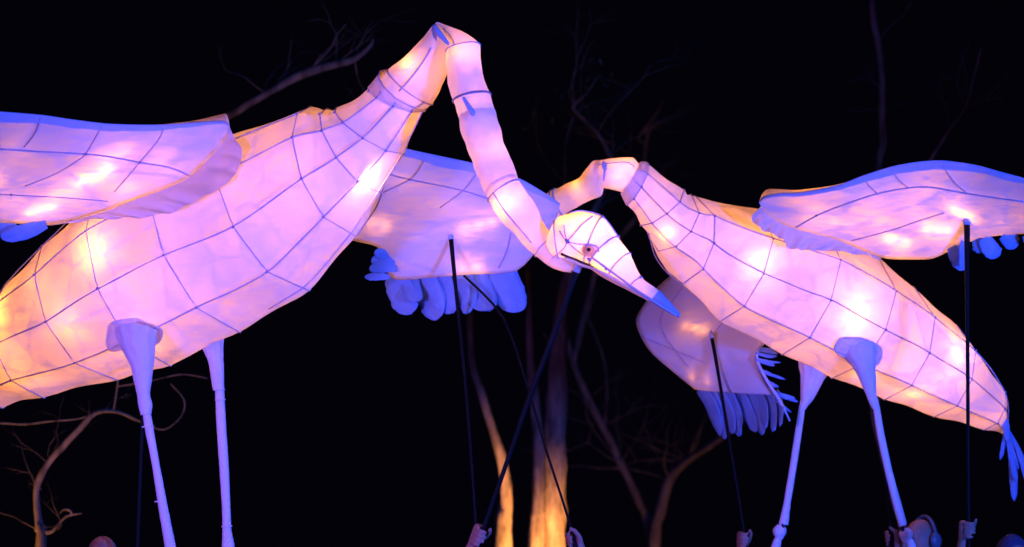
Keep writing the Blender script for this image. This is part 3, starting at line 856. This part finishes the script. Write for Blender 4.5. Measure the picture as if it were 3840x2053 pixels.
def knee(cx, cy, Y, parent, dx):
    ring_tube('knee_band', P(cx - dx * .35, cy - 20, Y), (dx * .3, 0, -1), 0.019, 0.007, M['band'], parent)
    leg_loft('knee', [(cx - 10, cy - 26, cx + 10, cy - 26, Y), (cx - 25, cy - 10, cx + 24, cy - 12, Y), (cx - 26, cy + 6, cx + 24, cy + 6, Y), (cx - 16, cy + 24, cx + 14, cy + 24, Y), (cx - 10, cy + 30, cx + 10, cy + 30, Y)], parent, wr=0.0005)
knee(3398, 2006, Y2, shC, 40)
leg_loft('lower_shin', [(3396, 2020, 3420, 2018, Y2), (3402, 2060, 3436, 2056, Y2), (3420, 2250, 3452, 2250, Y2), (3440, 2600, 3466, 2600, Y2), (3444, 2620, 3462, 2620, Y2)], legC)
Y3 = 13.42
legD, _ = leg_loft('leg', [(2992, 1345, 3110, 1400, Y3), (3000, 1400, 3090, 1425, Y3), (3002, 1450, 3074, 1455, Y3), (3002, 1495, 3052, 1496, Y3), (2999, 1522, 3030, 1522, Y3), (2997, 1535, 3022, 1536, Y3)], crane2, wr=0.002, pleat=0.05)
shD, _ = leg_loft('shin', [(2997, 1520, 3020, 1520, Y3), (2978, 1640, 3004, 1642, Y3), (2958, 1770, 2984, 1773, Y3), (2936, 1900, 2963, 1903, Y3), (2921, 1960, 2957, 1964, Y3), (2922, 1968, 2955, 1970, Y3)], legD)
knee(2924, 1994, Y3, shD, -30)
leg_loft('lower_shin', [(2906, 2014, 2932, 2016, Y3), (2890, 2056, 2927, 2058, Y3), (2860, 2250, 2896, 2252, Y3), (2820, 2600, 2850, 2602, Y3), (2820, 2620, 2846, 2622, Y3)], legD)

# tail plumes
for (a, b, w) in (((3745, 1520), (3778, 1660), 26), ((3768, 1615), (3746, 1728), 16), ((3772, 1620), (3796, 1812), 26), ((3784, 1630), (3802, 1880), 32), ((3780, 1610), (3850, 1830), 22), ((3776, 1600), (3820, 1760), 18)):
    feather((a[0], a[1], 13.74), (b[0], b[1], 13.70), w, crane2, cup=0.25, blunt=0.1, name='tail_feather', root_w=0.35)

# rods of the right crane
rod([(3626, 830, 12.52), (3628, 1200, 12.5), (3630, 1600, 12.48), (3632, 1950, 12.45), (3634, 2140, 12.44)], [.016, .0105, .009, .009, .009], crane2, 'upright black rod under the raised wing', True)
rod([(2669, 1262, 13.72), (2700, 1440, 13.52), (2732, 1640, 13.3), (2764, 1830, 13.24), (2792, 2010, 13.2), (2810, 2140, 13.2)], [.011, .009, .008, .007, .007, .007], crane2, 'thin black rod under the drooping far wing', True)
rod([(3292, 1490, 13.25), (3318, 1760, 13.2), (3342, 2000, 13.15), (3352, 2120, 13.15)], .009, crane2, 'rod hidden behind the near leg')
# =================================================================== TREES
def limb(name, pts, radii, parent, wob=0.25, sides=10, per=7):
    return tube(name, [P(*p) for p in pts], radii, M['bark'], parent, sides, per, wob)

def leaves(centres, n, spread, parent, size=0.07, name='crown'):
    vs, fs = [], []
    for c in centres:
        for _ in range(n):
            p = c + Vector((random.gauss(0, spread), random.gauss(0, spread), random.gauss(0, spread * 0.8)))
            d = Vector((random.gauss(0, .5), random.gauss(0, .5), -random.random() - 0.2)).normalized()
            s = d.cross(Vector((random.random() - .5, random.random() - .5, random.random()))).normalized()
            L = size * random.uniform(0.7, 1.4); w = L * 0.16
            i = len(vs)
            nn = d.cross(s)
            vs += [p, p + d * L * .4 + s * w + nn * w * .4, p + d * L, p + d * L * .4 - s * w + nn * w * .4, p + d * L * .45]
            fs += [(i, i + 1, i + 4), (i + 1, i + 2, i + 4), (i + 2, i + 3, i + 4), (i + 3, i, i + 4)]
    return mesh_obj(name, vs, fs, M['leaf'], parent, smooth=False)

def tree(loc_px, Y, label, group='gum trees in the dark'):
    b = P(loc_px, 2053, Y); b.z = 0
    return empty('gum_tree', b, label, 'tree', group)

def gp(x, Y, z=-0.1):     # ground end of a stem, as photo position
    p = P(x, 2053, Y); return (*unproject(Vector((p.x, Y, z))), Y)

YT = 18.8
t1 = tree(2070, YT, 'pale gum tree with trunk lit orange from the ground')
limb('trunk', [gp(2060, YT), (2078, 2053, YT), (2074, 1850, YT), (2082, 1620, YT), (2090, 1450, YT), (2096, 1280, YT), (2112, 1100, YT), (2160, 950, YT), (2225, 800, YT), (2268, 700, YT), (2290, 590, YT)],
     [.125, .090, .086, .082, .072, .066, .050, .034, .028, .022, .018], t1, 0.35, 14)
limb('limb', [gp(2005, YT - .15), (2010, 2053, YT - .15), (2018, 1900, YT - .15), (2022, 1700, YT - .1), (2005, 1500, YT), (1990, 1350, YT), (1985, 1200, YT), (1980, 950, YT)], [.09, .062, .052, .045, .035, .03, .025, .02], t1, 0.35)
limb('limb', [gp(1885, YT + .1), (1885, 2053, YT + .1), (1898, 1900, YT + .1), (1890, 1780, YT + .1), (1860, 1650, YT + .1), (1810, 1500, YT + .1), (1775, 1380, YT + .1), (1765, 1250, YT), (1760, 1080, YT)], [.095, .066, .05, .042, .036, .032, .028, .024, .02], t1, 0.35)
limb('limb', [(2290, 590, YT), (2240, 500, YT), (2160, 420, YT), (2150, 400, YT), (2200, 350, YT), (2240, 290, YT)], [.018, .013, .011, .010, .008, .005], t1)
limb('limb', [(2130, 1050, YT), (2125, 800, YT + .6), (2120, 560, YT + 1), (2150, 440, YT + 1)], [.034, .022, .010, .006], t1)
leaves([P(2150, 415, YT), P(2215, 330, YT), P(2240, 280, YT)], 10, 0.10, t1)
def crown(t, cx, cy, cz, rad, n):
    cs = []
    for _ in range(n):
        u = Vector((random.gauss(0, 1), random.gauss(0, 1), random.gauss(0, .7))).normalized() * (rad * random.random() ** 0.4)
        cs.append(Vector((cx, cy, cz)) + u)
    return leaves(cs, 26, 0.16, t, 0.09)
crown(t1, 0.5, 19.5, 8.2, 1.9, 60)

t2 = tree(2440, 24.0, 'forked gum with brown stems slanting behind the drooping wing')
limb('trunk', [gp(2450, 24.0), (2455, 2053, 24.0), (2475, 1920, 24.0), (2510, 1800, 24.0), (2580, 1725, 24.0), (2680, 1660, 24.0), (2800, 1560, 24.0), (2900, 1450, 24.0)], [.09, .06, .055, .046, .038, .03, .024, .02], t2, 0.3)
limb('limb', [gp(2470, 24.1), (2440, 2040, 24.1), (2395, 1880, 24.1), (2330, 1740, 24.1), (2260, 1600, 24.1), (2200, 1480, 24.1), (2150, 1360, 24.1), (2120, 1250, 24.1)], [.08, .045, .04, .036, .034, .032, .03, .026], t2, 0.3)
limb('limb', [(2268, 1600, 24.1), (2276, 1450, 24.1), (2262, 1340, 24.1), (2225, 1240, 24.1), (2205, 1180, 24.1), (2240, 1080, 24.1)], [.012, .012, .011, .009, .007, .003], t2)
limb('limb', [(2150, 1360, 24.1), (2240, 1000, 24.2), (2330, 880, 24.2), (2400, 780, 24.2), (2420, 560, 24.2), (2440, 480, 24.2), (2520, 440, 24.2), (2570, 390, 24.2)], [.028, .026, .024, .024, .02, .015, .011, .006], t2, 0.3)
limb('limb', [(2425, 540, 24.2), (2395, 520, 24.2), (2430, 470, 24.2), (2465, 420, 24.2), (2500, 350, 24.2)], [.012, .012, .011, .009, .006], t2)

crown(t2, 1.7, 24.5, 9.6, 2.0, 60)

YL = 15.8
t3 = tree(150, YL, 'crooked low tree with an orange-lit branch under the bird tail')
limb('trunk', [gp(140, YL), (152, 2060, YL), (146, 1995, YL), (138, 1900, YL), (136, 1840, YL), (150, 1790, YL), (180, 1740, YL), (240, 1670, YL), (290, 1615, YL), (340, 1560, YL), (390, 1542, YL), (450, 1548, YL), (510, 1575, YL), (580, 1600, YL)],
     [.07, .034, .028, .020, .020, .021, .020, .020, .019, .017, .013, .010, .008, .005], t3, 0.5)
limb('limb', [(150, 1998, YL), (190, 1996, YL), (212, 1975, YL), (245, 1940, YL), (275, 1930, YL), (308, 1926, YL)], [.011, .010, .009, .008, .006, .003], t3, 0.4)
limb('limb', [(270, 1930, YL), (262, 1915, YL), (240, 1912, YL), (224, 1926, YL)], [.006, .006, .005, .003], t3, 0.4)
limb('limb', [(345, 1555, YL), (290, 1572, YL), (180, 1582, YL), (90, 1592, YL), (0, 1588, YL), (-120, 1600, YL)], [.005, .005, .005, .005, .005, .003], t3, 0.4)
limb('limb', [(425, 1546, YL), (438, 1470, YL), (445, 1380, YL), (440, 1250, YL), (420, 1100, YL)], [.006, .006, .006, .006, .006], t3, 0.4)
limb('limb', [(560, 1600, YL), (620, 1610, YL), (680, 1560, YL), (690, 1500, YL), (640, 1440, YL)], [.003, .004, .004, .004, .003], t3, 0.4)
limb('limb', [(440, 1450, YL), (560, 1430, YL), (680, 1405, YL), (780, 1420, YL)], [.004, .004, .004, .003], t3, 0.4)

YU = 17.5
t4 = tree(640, YU, 'tree with a bare blue-lit bough above the bird back')
limb('trunk', [gp(-420, YU), (-410, 1500, YU), (-330, 1050, YU), (-120, 800, YU), (300, 640, YU), (640, 530, YU), (862, 432, YU), (930, 392, YU), (1000, 352, YU), (1090, 300, YU), (1165, 268, YU), (1260, 242, YU), (1330, 222, YU), (1385, 178, YU), (1400, 150, YU)],
     [.16, .12, .09, .06, .04, .03, .024, .023, .024, .027, .030, .026, .019, .012, .006], t4, 0.35)
limb('limb', [(1160, 268, YU), (1200, 225, YU), (1240, 180, YU), (1265, 130, YU), (1300, 90, YU)], [.010, .007, .006, .005, .003], t4)
crown(t4, -4.4, 18.5, 8.0, 1.9, 60)

YV = 17.5
t5 = tree(3300, YV, 'slender dim trunk rising above the raised wing')
limb('trunk', [gp(3480, YV), (3396, 2053, YV), (3352, 1880, YV), (3308, 1690, YV), (3276, 1500, YV), (3290, 1000, YV), (3292, 640, YV), (3312, 540, YV), (3306, 420, YV), (3308, 300, YV), (3292, 160, YV), (3275, 60, YV), (3268, -60, YV), (3240, -300, YV)], [.06, .028, .024, .024, .026, .026, .024, .024, .022, .022, .022, .022, .020, .018], t5, 0.3)
limb('limb', [(3310, 900, YV), (3490, 600, YV), (3560, 490, YV), (3620, 400, YV), (3660, 260, YV), (3680, 180, YV)], [.02, .010, .009, .008, .006, .003], t5, 0.3)
crown(t5, 2.6, 18.0, 8.4, 1.8, 60)

def twigs(t, starts, n, length, r0=0.006, up=0.6, name='twigs'):
    vs, fs = [], []
    def grow(p, d, L, r, depth):
        k = 6
        pts, rr = [p], [r]
        for i in range(k):
            d = (d + Vector((random.gauss(0, .28), random.gauss(0, .2), random.gauss(0, .22)))).normalized()
            p = p + d * (L / k); pts.append(p); rr.append(r * (1 - 0.8 * (i + 1) / k))
            if depth > 0 and i > 0 and random.random() < 0.55:
                grow(p, (d + Vector((random.gauss(0, .8), random.gauss(0, .4), random.gauss(.2, .6)))).normalized(), L * random.uniform(.35, .6), rr[-1] * .7, depth - 1)
        v, f = sweep(pts, rr, 5)
        o = len(vs); vs.extend(v); fs.extend(tuple(q + o for q in g_) for g_ in f)
    for _ in range(n):
        s0 = random.choice(starts)
        grow(P(*s0), Vector((random.gauss(0, .7), random.gauss(0, .3), up + random.gauss(0, .4))).normalized(), length * random.uniform(.5, 1.3), r0 * random.uniform(.45, .9), 2)
    return mesh_obj(name, vs, fs, M['bark'], t, kind='stuff')

twigs(t1, [(2290, 590, YT), (2240, 500, YT), (2160, 420, YT), (2225, 800, YT), (2120, 700, YT + .4)], 12, 0.7, 0.005)
twigs(t2, [(2330, 1740, 24.1), (2260, 1600, 24.1), (2580, 1725, 24.0), (2510, 1800, 24.0), (2200, 1480, 24.1), (2400, 780, 24.2), (2440, 480, 24.2)], 22, 1.0, 0.008)
twigs(t4, [(1165, 268, YU), (1330, 222, YU), (1000, 352, YU), (1260, 242, YU)], 9, 0.55, 0.005)
twigs(t3, [(290, 1615, YL), (146, 1990, YL), (390, 1542, YL), (180, 1740, YL), (138, 1850, YL)], 9, 0.35, 0.0035)
twigs(t5, [(3560, 490, YV), (3620, 400, YV), (3306, 420, YV), (3292, 160, YV)], 9, 0.6, 0.005)
# =================================================================== PUPPETEERS
def capsule_chain(bm, pts, rad, seg=10):
    pts = [Vector(p) for p in pts]
    for i, p in enumerate(pts):
        bmesh.ops.create_icosphere(bm, subdivisions=2, radius=rad[i], matrix=Matrix.Translation(p))
    for i in range(len(pts) - 1):
        a, b = pts[i], pts[i + 1]; d = b - a
        if d.length < 1e-5: continue
        mat = Matrix.Translation((a + b) / 2) @ d.to_track_quat('Z', 'Y').to_matrix().to_4x4()
        bmesh.ops.create_cone(bm, cap_ends=True, segments=seg, radius1=rad[i], radius2=rad[i + 1], depth=d.length, matrix=mat)

def ellipsoid(bm, c, r, rot=0.0):
    bmesh.ops.create_icosphere(bm, subdivisions=3, radius=1.0, matrix=Matrix.Translation(c) @ Matrix.Rotation(rot, 4, 'Z') @ Matrix.Diagonal((*r, 1)))

def person(top, face, hands, label, shrink=1.0, headwear=None, hair=True, lean=(0, 0)):
    """top: world point of the crown of the head; face: heading in degrees (0 = towards camera);
    hands: list of (side, grip point, rod direction, palm angle)"""
    H = top.z
    s = H / 1.72
    base = Vector((top.x + lean[0], top.y + lean[1], 0))
    o = empty('person', base, label, 'person', 'puppeteers under the lanterns')
    rz = R(face)
    fw = Vector((math.sin(rz), -math.cos(rz), 0)); rt_ = Vector((-math.cos(rz), -math.sin(rz), 0))
    def B(r, f, z): 
        k = max(0, min(1, z / (1.45 * s)))
        return Vector((base.x, base.y, 0)).lerp(Vector((top.x, top.y, 0)), k) + rt_ * r * s + fw * f * s + Vector((0, 0, z * s))
    bm = bmesh.new()
    for sd in (-1, 1):
        capsule_chain(bm, [B(.10 * sd, 0, .90), B(.11 * sd, .02, .50), B(.115 * sd, -.02, .10)], [.085 * s, .062 * s, .045 * s])
        capsule_chain(bm, [B(.115 * sd, -.03, .05), B(.125 * sd, .14, .035)], [.045 * s, .035 * s])
    capsule_chain(bm, [B(0, 0, .92), B(0, 0, 1.08), B(0, 0, 1.28), B(0, -.01, 1.36)], [.135 * s, .125 * s, .145 * s, .12 * s])
    capsule_chain(bm, [B(-.16, -.01, 1.38), B(.16, -.01, 1.38)], [.07 * s, .07 * s])
    capsule_chain(bm, [B(0, -.01, 1.40), B(0, .01, 1.53)], [.062 * s, .056 * s])
    hc = B(0, .015, 1.612)
    ellipsoid(bm, hc + Vector((0, 0, .006)), (.077 * s, .097 * s, .105 * s), rz)
    ellipsoid(bm, B(0, .05, 1.545), (.052 * s, .056 * s, .052 * s), rz)
    capsule_chain(bm, [B(0, .105, 1.62), B(0, .125, 1.585)], [.010 * s, .016 * s])
    capsule_chain(bm, [B(-.02, .103, 1.545), B(.02, .103, 1.545)], [.008 * s, .008 * s])
    for sd in (-1, 1): ellipsoid(bm, B(.08 * sd, .0, 1.60), (.012 * s, .022 * s, .034 * s), rz)
    grip = []
    for sd, gpnt, rd, pang in hands:
        rd = Vector(rd).normalized()
        sh = B(.19 * sd, -.01, 1.38)
        # palm sits beside the rod on the body's side
        toward = (sh - gpnt); toward -= rd * toward.dot(rd); toward.normalize()
        toward = Matrix.Rotation(R(pang), 3, rd) @ toward
        side = rd.cross(toward).normalized()
        palm = gpnt + toward * .034
        wrist = palm + toward * .012 - rd * .085
        L1, L2 = .29 * s, .26 * s
        D = (wrist - sh); dl = min(D.length, (L1 + L2) * .99)
        a = (L1 * L1 - L2 * L2 + dl * dl) / (2 * dl); h = math.sqrt(max(L1 * L1 - a * a, 0.0004))
        bend = (rt_ * sd * .7 + Vector((0, 0, -1))); bend -= D.normalized() * bend.dot(D.normalized()); bend.normalize()
        el = sh + D.normalized() * a + bend * h
        capsule_chain(bm, [sh, sh.lerp(el, .5), el, el.lerp(wrist, .4), wrist], [.058 * s, .052 * s, .043 * s, .040 * s, .027 * s])
        capsule_chain(bm, [wrist, palm - rd * .03, palm + rd * .03], [.027, .026, .024])
        capsule_chain(bm, [palm - rd * .035 + side * .012, palm + rd * .035 + side * .012], [.019, .018])
        for q in range(4):
            ln = (.92, 1.0, .95, .78)[q]
            c = gpnt + rd * (.036 - .022 * q)
            Rr = .027
            pts = [c + (toward * math.cos(R(an)) + side * math.sin(R(an))) * Rr for an in (25, 80 * ln, 140 * ln, 195 * ln)]
            capsule_chain(bm, pts, [.0105, .0100, .0092, .0080], 8)
        c = gpnt + rd * .02
        pts = [palm - rd * .03 - side * .012, c - side * .030 + toward * .010 - rd * .012, c - side * .028 - toward * .012 + rd * .018, c - side * .016 - toward * .026 + rd * .034]
        capsule_chain(bm, pts, [.014, .0125, .0110, .0090], 8)
        grip.append(gpnt)
    me = bpy.data.meshes.new('body'); bm.to_mesh(me); bm.free()
    tmp = bpy.data.objects.new('body', me); COL.objects.link(tmp)
    md = tmp.modifiers.new('remesh', 'REMESH'); md.mode = 'VOXEL'; md.voxel_size = 0.0065
    sm = tmp.modifiers.new('smooth', 'SMOOTH'); sm.iterations = 2; sm.factor = 0.5
    dg = bpy.context.evaluated_depsgraph_get()
    me2 = bpy.data.meshes.new_from_object(tmp.evaluated_get(dg))
    bpy.data.objects.remove(tmp); bpy.data.meshes.remove(me)
    me2.materials.clear(); me2.materials.append(M['black_cloth']); me2.materials.append(M['skin'])
    zn = 1.46 * s
    mi = []
    for p in me2.polygons:
        c = p.center
        skin = (c.z > zn and (Vector((c.x - hc.x, c.y - hc.y)).length < .13)) or any((c - g).length < .125 for g in grip)
        mi.append(1 if skin else 0)
    me2.polygons.foreach_set('material_index', mi)
    me2.polygons.foreach_set('use_smooth', [True] * len(mi))
    bo = bpy.data.objects.new('body', me2); COL.objects.link(bo); set_parent(bo, o)
    def small(name, c, r, mat, rot=rz):
        b = bmesh.new(); ellipsoid(b, c, r, rot); m = bpy.data.meshes.new(name); b.to_mesh(m); b.free(); m.materials.append(mat)
        m.polygons.foreach_set('use_smooth', [True] * len(m.polygons))
        q = bpy.data.objects.new(name, m); COL.objects.link(q); set_parent(q, o); return q
    for sd in (-1, 1):
        small('eye', B(.031 * sd, .094, 1.622), (.012 * s, .008 * s, .007 * s), M['pupil'])
    if hair:
        vs, fs = [], []
        nr, ns = 10, 28
        for i in range(nr + 1):
            ph = R(96) * i / nr
            for k in range(ns):
                th = 2 * math.pi * k / ns
                lim = 1 - 0.38 * max(0, math.cos(th)) ** 2
                a = ph * lim
                rr = 1.06 + .03 * noise.noise(Vector((th * 4, ph * 5, top.x)))
                v = Vector((math.sin(th) * math.sin(a) * .080, math.cos(th) * math.sin(a) * .100, math.cos(a) * .108)) * (s * rr)
                vs.append(hc + Vector((0, 0, .006)) + rt_ * v.x + fw * v.y + Vector((0, 0, v.z)))
        for i in range(nr):
            for k in range(ns):
                a, b = i * ns + k, i * ns + (k + 1) % ns
                fs.append((a, a + ns, b + ns, b))
        mesh_obj('cap' if headwear == 'cap' else 'hair', vs, fs, M['cap'] if headwear == 'cap' else M['hair'], o)
    if headwear == 'headphones':
        hp = [hc + rt_ * (.098 * s * math.cos(R(a))) + Vector((0, 0, (.122 * s) * math.sin(R(a)) + .004)) - fw * .02 for a in range(0, 181, 12)]
        v, f = sweep(hp, 0.010, 8)
        hb = mesh_obj('headphones', v, f, M['plastic'], o)
        for sd in (-1, 1):
            b = bmesh.new(); ellipsoid(b, hc + rt_ * (.094 * sd * s) - fw * .02, (.022, .036, .044), rz)
            m = bpy.data.meshes.new('ear_cup'); b.to_mesh(m); b.free(); m.materials.append(M['plastic'])
            q = bpy.data.objects.new('ear_cup', m); COL.objects.link(q); q.parent = hb
        for sd in (-1, 1):
            c = B(.033 * sd, .112, 1.62)
            ring_tube('spectacles', c, fw, .022, .003, M['band'], o)
    return o

UPR = (0, 0, 1)
def rdir(p, q): return (P(*p) - P(*q))
# bare-headed helper under the left bird's rear
person(P(383, 2012, 12.15), 20, [(1, P(515, 2110, 11.95), UPR, 0)], 'bald person in black under the rear of the left bird', hair=False)
# two hands gripping rods below the lit trunk
h1 = P(1802, 2018, 11.29)
person(Vector((h1.x - .12, 11.62, 1.54)), 0, [(-1, h1, rdir((1990, 1478, 11.12), (1812, 1985, 11.28)), 70)], 'person hidden below, gripping the thick head rod')
h2p = P(2152, 2030, 11.86)
person(Vector((h2p.x + .20, 12.15, 1.50)), -15, [(1, h2p, rdir((2042, 1670, 12.0), (2165, 2060, 11.85)), -40)], 'person hidden below, gripping the thin slanting rod')
h3 = P(2794, 2030, 13.2)
person(Vector((h3.x + .16, 13.5, 1.52)), 0, [(1, h3, UPR, 20)], 'person hidden below, gripping the rod of the drooping wing')
# man with headphones by the near leg
h4 = P(3344, 2022, 13.15)
person(P(3462, 1950, 13.35), -62, [(1, h4, rdir((3318, 1760, 13.2), (3342, 2000, 13.15)), -30)], 'person wearing headphones and glasses behind the knee joint', headwear='headphones', hair=False)
# far right
h5 = P(3636, 1992, 12.45)
person(Vector((P(3790, 2006, 12.75).x, 12.75, P(3790, 2012, 12.75).z)), 10, [(1, h5, UPR, 60)], 'person in a blue cap at the upright wing rod', headwear='cap')
